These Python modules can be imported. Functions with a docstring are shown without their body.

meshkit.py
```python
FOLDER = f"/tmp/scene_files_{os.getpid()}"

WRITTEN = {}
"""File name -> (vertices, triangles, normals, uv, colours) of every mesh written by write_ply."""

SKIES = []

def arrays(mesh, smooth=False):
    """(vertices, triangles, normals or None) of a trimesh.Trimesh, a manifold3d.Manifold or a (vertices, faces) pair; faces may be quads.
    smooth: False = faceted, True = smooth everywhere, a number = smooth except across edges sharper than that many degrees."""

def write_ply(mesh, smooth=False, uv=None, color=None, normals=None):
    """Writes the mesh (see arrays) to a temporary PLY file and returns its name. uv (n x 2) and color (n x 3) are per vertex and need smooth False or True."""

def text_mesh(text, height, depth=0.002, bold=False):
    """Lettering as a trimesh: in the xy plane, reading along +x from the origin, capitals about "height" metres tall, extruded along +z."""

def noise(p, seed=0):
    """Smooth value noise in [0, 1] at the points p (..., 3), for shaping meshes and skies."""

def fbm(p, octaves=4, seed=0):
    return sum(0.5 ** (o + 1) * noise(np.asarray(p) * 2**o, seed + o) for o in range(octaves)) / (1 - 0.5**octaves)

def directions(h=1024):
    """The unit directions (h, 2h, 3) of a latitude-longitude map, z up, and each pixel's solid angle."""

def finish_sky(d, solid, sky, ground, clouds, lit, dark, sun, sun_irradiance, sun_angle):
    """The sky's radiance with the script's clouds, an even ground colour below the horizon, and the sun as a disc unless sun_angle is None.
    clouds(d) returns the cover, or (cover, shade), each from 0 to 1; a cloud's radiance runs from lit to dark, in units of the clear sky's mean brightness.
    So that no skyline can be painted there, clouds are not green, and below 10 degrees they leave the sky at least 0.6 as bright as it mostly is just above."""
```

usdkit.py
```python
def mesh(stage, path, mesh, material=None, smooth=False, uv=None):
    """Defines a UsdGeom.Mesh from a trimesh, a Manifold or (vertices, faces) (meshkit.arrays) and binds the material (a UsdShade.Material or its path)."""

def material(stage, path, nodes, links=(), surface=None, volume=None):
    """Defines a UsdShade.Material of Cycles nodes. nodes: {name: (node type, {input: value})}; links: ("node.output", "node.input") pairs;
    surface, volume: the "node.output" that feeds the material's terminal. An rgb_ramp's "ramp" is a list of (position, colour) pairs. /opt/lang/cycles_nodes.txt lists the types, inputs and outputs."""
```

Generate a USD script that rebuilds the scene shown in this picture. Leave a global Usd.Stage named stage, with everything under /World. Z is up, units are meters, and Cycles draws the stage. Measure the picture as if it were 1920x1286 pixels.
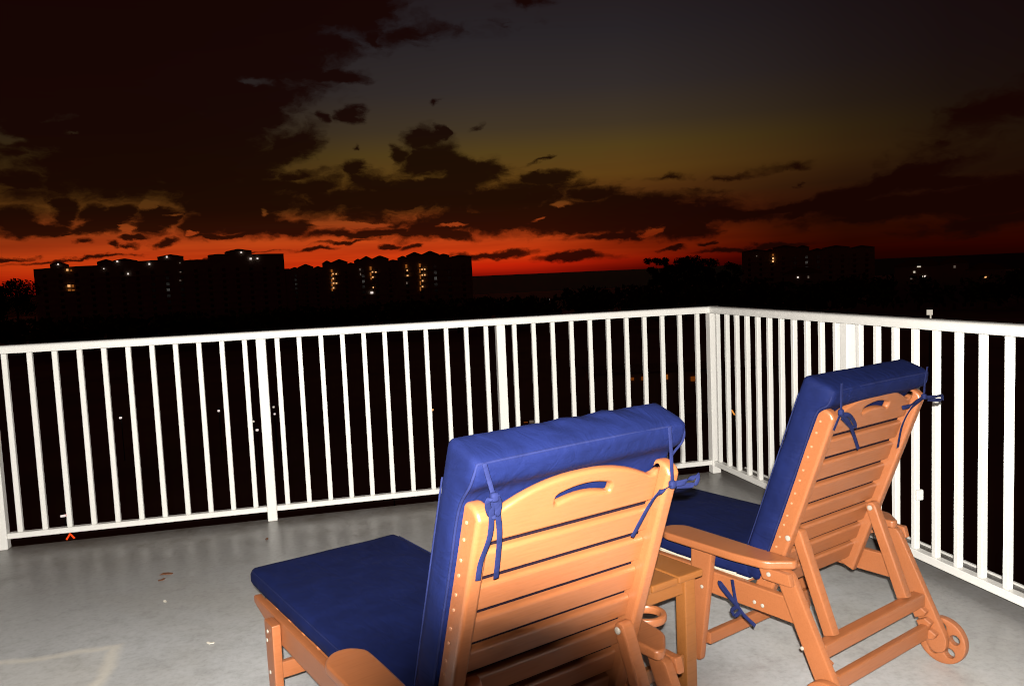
import math, random, numpy as np, usdkit
import mapbox_earcut as earcut
from pxr import Usd, UsdGeom, UsdLux, UsdShade, Gf, Sdf, Vt

stage = Usd.Stage.CreateInMemory()
UsdGeom.SetStageUpAxis(stage, 'Z')
UsdGeom.SetStageMetersPerUnit(stage, 1.0)
world = UsdGeom.Xform.Define(stage, '/World')
stage.SetDefaultPrim(world.GetPrim())
UsdGeom.Scope.Define(stage, '/World/Looks')
random.seed(4)
rng = np.random.default_rng(4)

# ------------------------------------------------------------------ camera
EYE = np.array([-2.4356, -4.6868, 1.3272])
YAW, PITCH, ROLL, FPX = 0.23526, -0.08462, -0.04276, 1514.5
fw = np.array([math.sin(YAW) * math.cos(PITCH), math.cos(YAW) * math.cos(PITCH), math.sin(PITCH)])
r0 = np.array([math.cos(YAW), -math.sin(YAW), 0.0])
u0 = np.cross(r0, fw)
rt = r0 * math.cos(ROLL) + u0 * math.sin(ROLL)
up = -r0 * math.sin(ROLL) + u0 * math.cos(ROLL)


def frame(pos):
    return Gf.Matrix4d(*rt, 0, *up, 0, *(-fw), 0, *map(float, pos), 1)


cam = UsdGeom.Camera.Define(stage, '/World/view')
cam.AddTransformOp().Set(frame(EYE))
cam.CreateHorizontalApertureAttr(36.0)
cam.CreateVerticalApertureAttr(36.0 * 1286 / 1920)
cam.CreateFocalLengthAttr(FPX / 1920 * 36.0)
cam.CreateClippingRangeAttr(Gf.Vec2f(0.05, 100000))
cam.CreateExposureAttr(0.0)

# ------------------------------------------------------------------ sky: afterglow after sunset, broken cloud
# clouds: azimuth, elevation, half width, half height (degrees), tilt, weight
CLOUDS = [(-14.09, 15.2, 18.32, 6.44, -2.5, 1.7), (-11.46, 7.54, 9.44, 2.2, -2.5, 0.85), (-8.16, 9.9, 8.37, 2.9, -2.5, 1.2), (-4.4, 16.78, 8.95, 6.13, -2.5, 1.5), (2.87, 17.81, 4.9, 2.12, -2.5, 1.1), (-4.08, 11.98, 4.45, 2.64, -2.5, 1.3), (-6.64, 8.6, 6.27, 3.96, -2.5, 1.15), (-12.49, 9.77, 7.96, 1.53, -2.5, 0.9), (1.97, 13.8, 2.71, 0.61, 1.5, 1.0), (0.17, 14.04, 2.67, 0.73, -2.5, 0.9), (4.95, 15.86, 0.74, 0.67, -2.5, 0.75), (-1.03, 9.13, 2.48, 1.03, -20.4, 0.95), (-0.62, 7.29, 2.09, 0.49, -6.5, 0.8), (-4.84, 5.86, 5.79, 2.04, -2.5, 1.0), (-0.68, 6.44, 4.21, 1.12, -2.5, 0.7), (-17.04, 6.64, 2.34, 0.5, 5.5, 0.75), (-17.32, 8.28, 1.15, 0.4, -2.5, 0.6), (-14.67, 8.12, 1.8, 0.36, -2.5, 0.5), (-12.47, 6.15, 0.94, 0.44, -2.5, 0.7), (-8.03, 7.24, 3.93, 1.64, -2.5, 0.8), (-17.62, 4.53, 1.76, 0.82, -2.5, 0.95), (-14.98, 4.91, 1.04, 1.16, -2.5, 1.0), (-13.02, 4.84, 1.44, 0.81, -2.5, 0.95), (-11.6, 4.83, 1.08, 0.77, -2.5, 0.9), (-16.42, 3.95, 2.7, 0.6, -2.5, 1.0), (-13.24, 3.92, 2.51, 0.5, -2.5, 0.8), (-9.49, 4.71, 1.31, 0.98, -2.5, 1.0), (-10.18, 3.94, 0.98, 0.78, -2.5, 1.0), (-6.94, 4.33, 2.36, 1.28, -2.5, 1.1), (-3.93, 4.27, 2.77, 1.24, -2.5, 1.1), (-1.55, 3.76, 2.12, 0.71, -2.5, 1.0), (-5.68, 3.43, 2.73, 0.27, -2.5, 0.9), (-14.25, 3.11, 0.62, 0.28, -2.5, 0.85), (-12.54, 2.94, 0.44, 0.25, -2.5, 0.85), (-9.27, 2.93, 0.92, 0.3, -2.5, 0.9), (-11.01, 3.28, 1.29, 0.16, -2.5, 0.8), (-15.02, 3.65, 0.67, 0.12, -2.5, 0.7), (-11.81, 2.86, 0.96, 0.13, -2.5, 0.6), (3.09, 7.58, 1.21, 0.71, -12.4, 0.9), (3.98, 6.6, 2.52, 0.93, -2.5, 0.8), (5.83, 8.53, 0.72, 0.72, -2.5, 0.9), (7.98, 9.47, 1.29, 0.93, -2.5, 0.8), (8.99, 9.79, 0.5, 0.57, -2.5, 0.9), (8.38, 8.1, 2.71, 1.45, -2.5, 1.05), (9.93, 7.88, 2.18, 1.09, 17.6, 0.9), (11.0, 6.94, 2.93, 1.32, -2.5, 0.9), (2.11, 5.57, 5.37, 1.43, -2.5, 0.75), (7.22, 5.61, 7.31, 1.83, -2.5, 0.9), (13.16, 5.1, 7.4, 1.63, -2.5, 0.9), (16.39, 6.49, 2.2, 0.66, -2.5, 0.9), (19.51, 5.24, 2.75, 0.73, 2.5, 0.8), (20.57, 3.76, 9.56, 1.47, -0.5, 1.1), (11.59, 3.69, 8.92, 1.12, -2.5, 0.85), (25.82, 2.75, 2.52, 1.01, -2.5, 1.1), (29.72, 3.43, 3.85, 0.63, 0.5, 0.95), (4.14, 3.15, 6.94, 0.37, 0.5, 0.95), (10.06, 2.86, 1.86, 0.45, -2.5, 1.0), (20.89, 2.46, 4.43, 0.37, -2.5, 0.8), (15.36, 4.01, 12.25, 0.97, -1.5, 1.2), (24.22, 3.46, 8.7, 0.87, -0.5, 1.15), (32.61, 3.67, 4.78, 0.34, -5.5, 0.9), (8.73, 6.22, 5.49, 1.1, -2.5, 1.0), (37.79, 4.58, 5.8, 0.71, -11.4, 1.0), (41.71, 4.41, 4.6, 0.61, 0.5, 1.0), (34.76, 3.52, 3.68, 0.47, -5.5, 1.0), (40.23, 3.23, 7.54, 0.88, -2.5, 1.0), (44.81, 3.34, 4.7, 1.47, -2.5, 1.0), (37.79, 2.63, 3.57, 0.26, -2.5, 0.8), (43.72, 1.83, 4.81, 0.72, -2.5, 0.7), (12.62, 1.49, 3.37, 0.3, -0.5, 0.9), (18.43, 1.01, 2.99, 0.41, -0.5, 1.0), (1.93, 2.64, 2.17, 0.14, -2.5, 0.7), (4.9, 2.24, 0.81, 0.18, -2.5, 0.85), (6.75, 2.28, 0.96, 0.22, -6.5, 0.9), (-17.95, 2.25, 1.47, 0.15, -3.5, 0.9), (-14.26, 2.19, 3.42, 0.12, -4.5, 0.6), (24.96, 1.23, 1.31, 0.18, -2.5, 0.8), (29.85, 0.99, 3.88, 0.25, -2.5, 0.8), (27.4, 1.44, 0.72, 0.14, 2.5, 0.6), (-5.1, 2.04, 4.14, 0.1, -2.5, 0.6), (0.12, 2.19, 2.15, 0.14, -2.5, 0.6), (32.65, 6.3, 2.02, 0.34, -2.5, 0.35), (41.84, 6.81, 0.79, 0.3, -2.5, 0.45), (44.23, 8.24, 4.33, 1.44, -22.4, 0.45), (24.65, 6.14, 2.14, 0.21, 0.5, 0.35), (28.54, 5.77, 1.4, 0.17, -2.5, 0.35), (27.48, 5.0, 1.41, 0.28, 7.5, 0.3), (1.67, 11.19, 0.62, 0.45, 17.6, 0.75), (3.24, 11.22, 1.04, 0.59, -27.4, 0.85), (9.39, 11.92, 0.49, 0.21, -27.4, 0.55), (11.71, 10.06, 0.5, 0.22, -22.4, 0.4), (16.26, 7.84, 1.09, 0.15, -10.4, 0.5), (3.33, 9.17, 0.28, 0.14, -32.5, 0.5), (33.2, 4.88, 0.27, 0.14, -32.5, 0.5), (7.06, 16.04, 5.41, 0.68, -2.5, 0.35), (15.21, 17.85, 2.01, 0.4, -2.5, 0.5)]
GAPS = [(2.55, 3.89, 3.07, 0.25, 2.5, 1.0), (9.71, 3.5, 1.34, 0.19, -2.5, 0.9), (15.72, 3.66, 0.74, 0.22, -14.4, 0.9), (17.62, 4.57, 1.11, 0.22, 5.5, 0.7), (23.54, 2.55, 0.95, 0.26, -2.5, 0.9), (-7.58, 3.62, 0.54, 0.27, -2.5, 1.1), (-3.32, 13.25, 1.8, 0.49, 7.5, 0.8), (-2.87, 4.71, 0.35, 0.49, -2.5, 0.6), (-17.38, 9.2, 1.15, 0.4, -2.5, 0.6), (-13.82, 9.66, 0.9, 0.15, -2.5, 0.5), (-9.16, 4.91, 0.52, 0.16, -2.5, 0.7), (-10.23, 5.39, 0.58, 0.45, -2.5, 0.8), (-11.22, 3.82, 0.51, 0.26, -2.5, 0.8)]
N, L = {}, []


def node(name, kind, links=None, **inp):
    N[name] = (kind, inp)
    for k, src in (links or {}).items():
        L.append((src, f'{name}.{k}'))
    return name


def mth(name, op, a, b=None, c=None, clamp=False):
    inp, lk = {'math_type': op, 'use_clamp': clamp}, {}
    for k, v in (('value1', a), ('value2', b), ('value3', c)):
        if v is None:
            continue
        if isinstance(v, str):
            lk[k] = v
        else:
            inp[k] = float(v)
    node(name, 'math', lk, **inp)
    return name + '.value'


node('tc', 'texture_coordinate')
node('xyz', 'separate_xyz', {'vector': 'tc.generated'})
az = mth('az', 'multiply', mth('az0', 'arctan2', 'xyz.x', 'xyz.y'), 57.29578)
el = mth('el', 'multiply', mth('el0', 'arcsine', 'xyz.z'), 57.29578)
node('ae0', 'combine_xyz', {'x': az, 'y': el})
# ragged outlines: the cloud field is looked up at slightly displaced directions
node('wm', 'mapping', {'vector': 'ae0.vector'}, mapping_type='point', scale=(0.30, 0.55, 1), location=(11, 4, 0))
node('wn', 'noise_texture', {'vector': 'wm.vector'}, scale=1.0, detail=7.0, roughness=0.62)
node('wc', 'vector_math', {'vector1': 'wn.color'}, math_type='subtract', vector2=(.5, .5, .5))
node('ws', 'vector_math', {'vector1': 'wc.vector'}, math_type='multiply', vector2=(3.8, 1.7, 0))
node('ae', 'vector_math', {'vector1': 'ae0.vector', 'vector2': 'ws.vector'}, math_type='add')


def field(tag, blobs):
    acc = None
    for i, (a, e, ra, re, rot, s) in enumerate(blobs):
        m = node(f'{tag}m{i}', 'mapping', {'vector': 'ae.vector'}, mapping_type='texture', location=(a, e, 0), rotation=(0, 0, -math.radians(rot)), scale=(ra, re, 1))
        node(f'{tag}l{i}', 'vector_math', {'vector1': m + '.vector'}, math_type='length')
        v = mth(f'{tag}v{i}', 'multiply_add', f'{tag}l{i}.value', -s, s)
        acc = v if acc is None else mth(f'{tag}a{i}', 'maximum', acc, v)
    return acc


cl = field('c', CLOUDS)
gp = field('g', GAPS)
node('nm1', 'mapping', {'vector': 'ae.vector'}, mapping_type='point', scale=(0.38, 0.75, 1))
node('n1', 'noise_texture', {'vector': 'nm1.vector'}, scale=1.0, detail=8.0, roughness=0.62, distortion=0.35)
node('nm2', 'mapping', {'vector': 'ae0.vector'}, mapping_type='point', scale=(0.05, 0.8, 1), location=(3, 7, 0))
node('n2', 'noise_texture', {'vector': 'nm2.vector'}, scale=1.0, detail=5.0, roughness=0.55)
nz = mth('nz', 'multiply_add', 'n1.fac', 1.5, -0.72)
g0 = mth('g0', 'maximum', gp, 0.0)
d0 = mth('d0', 'multiply_add', g0, -1.3, cl)
d1 = mth('d1', 'add', d0, nz)
node('cov', 'map_range', {'value': d1}, range_type='smoothstep', from_min=-0.16, from_max=0.46, to_min=0.0, to_max=1.0, clamp=True)
# afterglow: colour by elevation, fading to both sides of where the sun went down
node('ele', 'map_range', {'value': el}, from_min=-2.0, from_max=28.0, to_min=0.0, to_max=1.0, clamp=True)


def lin(r, g, b):
    return tuple(((c / 255 + 0.055) / 1.055) ** 2.4 if c > 10.3 else c / 255 / 12.92 for c in (r, g, b))


def ez(e):
    return (e + 2) / 30


node('low', 'rgb_ramp', {'fac': 'ele.result'}, ramp=[(ez(-2), lin(60, 6, 3)), (ez(-.3), lin(100, 10, 4)), (ez(.1), lin(140, 16, 5)), (ez(.7), lin(186, 30, 7)), (ez(1.6), lin(206, 58, 15)), (ez(2.6), lin(184, 60, 18)), (ez(3.8), lin(150, 58, 18)), (ez(5), lin(100, 54, 14)), (ez(6.5), lin(92, 60, 14)), (ez(8.5), lin(78, 60, 20)), (ez(10), lin(60, 50, 32)), (ez(12.5), lin(44, 41, 39)), (ez(16), lin(31, 32, 35)), (ez(20), lin(23, 20, 22)), (ez(28), lin(18, 10, 10))])
node('azr', 'map_range', {'value': az}, from_min=-60.0, from_max=80.0, to_min=0.0, to_max=1.0, clamp=True)


def za(a):
    return (a + 60) / 140


def grey(v):
    return (v, v, v)


node('azlow', 'rgb_ramp', {'fac': 'azr.result'}, ramp=[(za(-60), grey(.1)), (za(-32), grey(.35)), (za(-19), grey(.72)), (za(-12), grey(.86)), (za(-4), grey(.92)), (za(9), grey(1)), (za(16), grey(.85)), (za(20), grey(.52)), (za(24), grey(.33)), (za(28), grey(.17)), (za(32), grey(.06)), (za(36), grey(.025)), (za(42), grey(.03)), (za(80), grey(.02))])
node('azhigh', 'rgb_ramp', {'fac': 'azr.result'}, ramp=[(za(-60), grey(.2)), (za(-25), grey(.30)), (za(-10), grey(.40)), (za(-2), grey(.62)), (za(4), grey(.88)), (za(12), grey(1)), (za(22), grey(.95)), (za(30), grey(.58)), (za(36), grey(.28)), (za(42), grey(.10)), (za(48), grey(.04)), (za(80), grey(.03))])
node('hz', 'map_range', {'value': el}, range_type='smoothstep', from_min=3.5, from_max=7.5, to_min=0.0, to_max=1.0, clamp=True)
node('azm', 'mix_color', {'fac': 'hz.result', 'a': 'azlow.color', 'b': 'azhigh.color'}, blend_type='mix')
node('glow', 'mix_color', {'a': 'low.color', 'b': 'azm.result'}, blend_type='multiply', fac=1.0)
# thin streaks along the horizon
sk = mth('sk', 'multiply_add', 'n2.fac', 2.0, 0.02)
node('skc', 'combine_xyz', {'x': sk, 'y': mth('sk2', 'power', sk, 1.5), 'z': sk})
node('skm', 'map_range', {'value': el}, range_type='smoothstep', from_min=1.0, from_max=9.0, to_min=0.75, to_max=0.0, clamp=True)
node('glow2', 'mix_color', {'fac': 'skm.result', 'a': 'glow.result', 'b': 'glowsk.result'}, blend_type='mix')
node('glowsk', 'mix_color', {'a': 'glow.result', 'b': 'skc.vector'}, blend_type='multiply', fac=1.0)
# the clear air itself
SUN_EL, SUN_AZ = -0.06, 0.17
node('air', 'sky_texture', sky_type='single_scattering', sun_disc=False, sun_elevation=SUN_EL, sun_rotation=SUN_AZ, altitude=20.0, air_density=1.0, aerosol_density=2.0, ozone_density=1.0)
node('airs', 'mix_color', {'a': 'air.color'}, blend_type='multiply', fac=1.0, b=(0.02, 0.02, 0.02), use_clamp=False)
node('clear', 'mix_color', {'a': 'glow2.result', 'b': 'airs.result'}, blend_type='add', fac=1.0, use_clamp=False)
# clouds are unlit from here: nearly black, a little brown where the glow comes through
node('thin', 'mix_color', {'a': 'clear.result'}, blend_type='multiply', fac=1.0, b=(0.035, 0.05, 0.05))
node('ccol', 'mix_color', {'a': 'thin.result'}, blend_type='add', fac=1.0, b=lin(9, 3, 2))
node('thk', 'map_range', {'value': 'n2.fac'}, from_min=0.3, from_max=0.6, to_min=0.975, to_max=0.985, clamp=True)
node('covm', 'math', {'value1': 'cov.result', 'value2': 'thk.result'}, math_type='multiply')
node('skycol', 'mix_color', {'fac': 'covm.value', 'a': 'clear.result', 'b': 'ccol.result'}, blend_type='mix')
node('bases', 'mix_color', {'a': 'skycol.result'}, blend_type='add', fac=1.0, b=lin(17, 1, 0))
node('up10', 'mix_color', {'a': 'bases.result'}, blend_type='multiply', fac=1.0, b=(10, 10, 10), use_clamp=False)
node('bg', 'background_shader', {'color': 'up10.result'}, strength=0.1)
sky_mat = usdkit.material(stage, '/World/Looks/evening_sky', N, L, surface='bg.background')
dome = UsdLux.DomeLight.Define(stage, '/World/sky')
dome.CreateIntensityAttr(1.0)
UsdShade.MaterialBindingAPI.Apply(dome.GetPrim()).Bind(sky_mat)
dome.GetPrim().SetCustomDataByKey('kind', 'structure')

# the photograph is lit by the flash of the camera that took it (the camera itself is built further down)
FLASH_H, FLASH_B = 0.0726, 0.080
flash = UsdLux.RectLight.Define(stage, '/World/flash')
flash.AddTransformOp().Set(frame(EYE + up * FLASH_H - rt * .003 - fw * FLASH_B))
flash.CreateWidthAttr(0.026)
flash.CreateHeightAttr(0.012)
flash.CreateNormalizeAttr(True)
flash.CreateIntensityAttr(108.0)
flash.CreateColorAttr(Gf.Vec3f(1.0, 0.95, 0.87))

# ------------------------------------------------------------------ helpers
used = {}


def numbered(path):
    n = used.get(path, -1) + 1
    used[path] = n
    return path if n == 0 else f'{path}_{n:03d}'


def put(prim, **kw):
    for k, v in kw.items():
        if v:
            prim.SetCustomDataByKey(k, v)


def thing(name, label, category, loc=(0, 0, 0), rotz=0.0, group=None):
    x = UsdGeom.Xform.Define(stage, numbered('/World/' + name))
    x.AddTranslateOp().Set(Gf.Vec3d(*map(float, loc)))
    x.AddRotateZOp().Set(float(rotz))
    put(x.GetPrim(), label=label, category=category, group=group)
    return x.GetPrim()


def part(parent, name, geo, mat, smooth=35, **kw):
    base = str(parent.GetPath()) if parent is not None else '/World'
    m = usdkit.mesh(stage, numbered(f'{base}/{name}'), geo, mat, smooth=smooth)
    put(m.GetPrim(), **kw)
    return m.GetPrim()


def join(*geos):
    vs, fs, n = [], [], 0
    for v, f in geos:
        vs.append(np.asarray(v, float)); fs.append(np.asarray(f, int) + n); n += len(v)
    return np.vstack(vs), np.vstack(fs)


def inset(p, d):
    """moves every vertex of the counter-clockwise ring p inwards by d (mitred)"""
    a, b = p - np.roll(p, 1, 0), np.roll(p, -1, 0) - p
    a /= np.linalg.norm(a, axis=1)[:, None]; b /= np.linalg.norm(b, axis=1)[:, None]
    na, nb = np.stack([-a[:, 1], a[:, 0]], 1), np.stack([-b[:, 1], b[:, 0]], 1)
    m = na + nb
    m /= np.maximum((m * na).sum(1), 0.35)[:, None] * np.linalg.norm(m, axis=1)[:, None] / np.linalg.norm(m, axis=1)[:, None]
    k = np.maximum((m * na).sum(1), 1e-6)
    return p + m / k[:, None] * d


def area(p):
    x, y = p[:, 0], p[:, 1]
    return 0.5 * (x * np.roll(y, -1) - y * np.roll(x, -1)).sum()


def plate(outline, t, bevel=0.005, steps=2, holes=()):
    """a board: the outline (x, y) extruded along z from 0 to t with rounded edges"""
    rings = []
    for k, p in enumerate([outline, *holes]):
        p = np.asarray(p, float)
        if (area(p) > 0) != (k == 0):
            p = p[::-1]
        rings.append(p)
    layers = []
    if bevel > 0:
        for i in range(steps + 1):
            q = i / steps * math.pi / 2
            layers.append((bevel * (1 - math.cos(q)), bevel * (1 - math.sin(q))))      # z, inset
        layers += [(t - z, d) for z, d in layers[::-1]]
    else:
        layers = [(0, 0), (t, 0)]
    V, F, n = [], [], 0
    first, last = [], []
    for p in rings:
        m = len(p)
        base = n
        for z, d in layers:
            q = inset(p, d) if d else p
            V.append(np.column_stack([q, np.full(m, z)]))
        i = np.arange(m); j = (i + 1) % m
        for s in range(len(layers) - 1):
            a, b = base + s * m, base + (s + 1) * m
            F += [np.column_stack([a + i, a + j, b + j]), np.column_stack([a + i, b + j, b + i])]
        first.append(np.arange(base, base + m)); last.append(np.arange(base + (len(layers) - 1) * m, base + len(layers) * m))
        n += m * len(layers)
    V = np.vstack(V)
    ends = np.cumsum([len(p) for p in rings]).astype(np.uint32)
    idx = np.concatenate(last)
    tri = earcut.triangulate_float64(np.ascontiguousarray(V[idx][:, :2]), ends).reshape(-1, 3).astype(int)
    x = V[idx][:, :2]
    e, g = x[tri[:, 1]] - x[tri[:, 0]], x[tri[:, 2]] - x[tri[:, 0]]
    c = e[:, 0] * g[:, 1] - e[:, 1] * g[:, 0]
    tri[c < 0] = tri[c < 0][:, ::-1]
    F += [idx[tri], np.concatenate(first)[tri][:, ::-1]]
    return V, np.vstack(F)


def rect(x0, x1, y0, y1, r=0.0, n=3):
    if r <= 0:
        return np.array([(x0, y0), (x1, y0), (x1, y1), (x0, y1)])
    o = []
    for cx, cy, a in ((x1 - r, y0 + r, -90), (x1 - r, y1 - r, 0), (x0 + r, y1 - r, 90), (x0 + r, y0 + r, 180)):
        o += [(cx + r * math.cos(math.radians(a + 90 * k / n)), cy + r * math.sin(math.radians(a + 90 * k / n))) for k in range(n + 1)]
    return np.array(o)


def circle(cx, cy, r, n=24):
    a = np.arange(n) * 2 * math.pi / n
    return np.column_stack([cx + r * np.cos(a), cy + r * np.sin(a)])


def soften(pts, r, n=3):
    """rounds the corners of a polygon"""
    p = np.asarray(pts, float)
    o = []
    for k in range(len(p)):
        a, b, c = p[k - 1], p[k], p[(k + 1) % len(p)]
        la, lc = np.linalg.norm(a - b), np.linalg.norm(c - b)
        q = min(r, la * .45, lc * .45)
        s, e = b + (a - b) / la * q, b + (c - b) / lc * q
        for i in range(n + 1):
            t = i / n
            o.append((1 - t) ** 2 * s + 2 * t * (1 - t) * b + t * t * e)
    return np.array(o)


def place(geo, o, A, B, C):
    """local x, y, z of geo along A, B, C from o; keeps the faces outward"""
    v, f = geo
    v = np.asarray(o, float) + v[:, :1] * np.asarray(A, float) + v[:, 1:2] * np.asarray(B, float) + v[:, 2:3] * np.asarray(C, float)
    return (v, f[:, ::-1]) if np.dot(np.cross(A, B), C) < 0 else (v, f)


X, Y, Z = np.eye(3)


def box(x0, x1, y0, y1, z0, z1, b=0.004, steps=1):
    """block with chamfered or rounded edges"""
    g = plate(rect(x0, x1, y0, y1, b, 1 if steps == 1 else 2) if b else rect(x0, x1, y0, y1), z1 - z0, b, steps)
    return place(g, (0, 0, z0), X, Y, Z)


def yz(outline, x0, x1, bevel=0.005, holes=(), steps=2):
    """a board standing in the y-z plane, from x0 to x1"""
    return place(plate(outline, x1 - x0, bevel, steps, holes), (x0, 0, 0), Y, Z, X)


def spline(pts, n=8):
    p = np.asarray(pts, float)
    q = np.vstack([2 * p[0] - p[1], p, 2 * p[-1] - p[-2]])
    o = []
    for i in range(1, len(q) - 2):
        for t in np.arange(n) / n:
            o.append(0.5 * (2 * q[i] + (q[i + 1] - q[i - 1]) * t + (2 * q[i - 1] - 5 * q[i] + 4 * q[i + 1] - q[i + 2]) * t * t + (3 * q[i] - q[i - 1] - 3 * q[i + 1] + q[i + 2]) * t ** 3))
    return np.vstack([o, p[-1]])


def strap(pts, w, t, side, sides=8, smooth=6):
    """a flat ribbon or cord along pts: width w towards "side", thickness t"""
    p = spline(pts, smooth) if smooth else np.asarray(pts, float)
    d = np.gradient(p, axis=0); d /= np.linalg.norm(d, axis=1)[:, None] + 1e-12
    s = np.asarray(side, float) - d * (d @ np.asarray(side, float))[:, None]
    s /= np.linalg.norm(s, axis=1)[:, None] + 1e-12
    h = np.cross(d, s)
    a = np.arange(sides) * 2 * math.pi / sides
    v = p[:, None] + w / 2 * np.cos(a)[None, :, None] * s[:, None] + t / 2 * np.sin(a)[None, :, None] * h[:, None]
    m = len(p)
    i, j = np.meshgrid(np.arange(m - 1), np.arange(sides), indexing='ij')
    q = np.stack([i * sides + j, i * sides + (j + 1) % sides, (i + 1) * sides + (j + 1) % sides, (i + 1) * sides + j], -1).reshape(-1, 4)
    f = np.vstack([q[:, [0, 1, 2]], q[:, [0, 2, 3]]])
    v = v.reshape(-1, 3)
    caps = [[0, k + 1, k] for k in range(1, sides - 1)] + [[(m - 1) * sides, (m - 1) * sides + k, (m - 1) * sides + k + 1] for k in range(1, sides - 1)]
    f = np.vstack([f, caps])
    vol = np.einsum('ij,ij->i', v[f[:, 0]], np.cross(v[f[:, 1]], v[f[:, 2]])).sum()
    return (v, f[:, ::-1]) if vol < 0 else (v, f)


def from_noise(p, scale, seed, octaves=3):
    import meshkit
    return meshkit.fbm(np.asarray(p) * scale, octaves, seed) - 0.5


# ------------------------------------------------------------------ materials
def lookp(name):
    return f'/World/Looks/{name}'


def plain(name, color, rough=0.5, spec=0.5, grain=0.0, gscale=60, bump=0.0, bscale=200, metallic=0.0, sheen=0.0, coat=0.0, var=0.0):
    nodes = {'p': ('principled_bsdf', {'base_color': color, 'roughness': rough, 'specular_ior_level': spec, 'metallic': metallic, 'sheen_weight': sheen, 'coat_weight': coat})}
    links = []
    if grain or bump or var:
        nodes['tc'] = ('texture_coordinate', {})
    if grain:
        nodes['n'] = ('noise_texture', {'scale': gscale, 'detail': 5.0, 'roughness': 0.6})
        nodes['r'] = ('rgb_ramp', {'ramp': [(0.25, tuple(c * (1 - grain) for c in color)), (0.75, tuple(min(1, c * (1 + grain)) for c in color))]})
        links += [('tc.object', 'n.vector'), ('n.fac', 'r.fac'), ('r.color', 'p.base_color')]
    if bump:
        nodes['bn'] = ('noise_texture', {'scale': bscale, 'detail': 3.0})
        nodes['b'] = ('bump', {'strength': bump, 'distance': 0.002})
        links += [('tc.object', 'bn.vector'), ('bn.fac', 'b.height'), ('b.normal', 'p.normal')]
    return usdkit.material(stage, lookp(name), nodes, links, surface='p.BSDF')


def lamp_mat(name, color, strength):
    return usdkit.material(stage, lookp(name), {'e': ('emission', {'color': color, 'strength': strength})}, surface='e.emission')


def lumber(name, color):
    """moulded plastic lumber: satin, fine long streaks along the boards"""
    return usdkit.material(stage, lookp(name), {
        'tc': ('texture_coordinate', {}),
        'mp': ('mapping', {'mapping_type': 'point', 'scale': (1, 14, 14)}),
        'n': ('noise_texture', {'scale': 14.0, 'detail': 6.0, 'roughness': 0.65}),
        'n2': ('noise_texture', {'scale': 5.0, 'detail': 3.0}),
        'r': ('rgb_ramp', {'ramp': [(0.2, tuple(c * .90 for c in color)), (0.8, tuple(c * 1.07 for c in color))]}),
        'r2': ('rgb_ramp', {'ramp': [(0.3, (.88, .88, .88)), (0.7, (1, 1, 1))]}),
        'm': ('mix_color', {'blend_type': 'multiply', 'fac': 1.0}),
        'b': ('bump', {'strength': 0.3, 'distance': 0.0012}),
        'rr': ('map_range', {'from_min': 0.2, 'from_max': 0.8, 'to_min': 0.30, 'to_max': 0.44}),
        'p': ('principled_bsdf', {'specular_ior_level': 0.65})},
        [('tc.object', 'mp.vector'), ('mp.vector', 'n.vector'), ('tc.object', 'n2.vector'), ('n.fac', 'r.fac'), ('n2.fac', 'r2.fac'), ('r.color', 'm.a'), ('r2.color', 'm.b'), ('m.result', 'p.base_color'),
         ('n.fac', 'b.height'), ('b.normal', 'p.normal'), ('n.fac', 'rr.value'), ('rr.result', 'p.roughness')], surface='p.BSDF')


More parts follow.
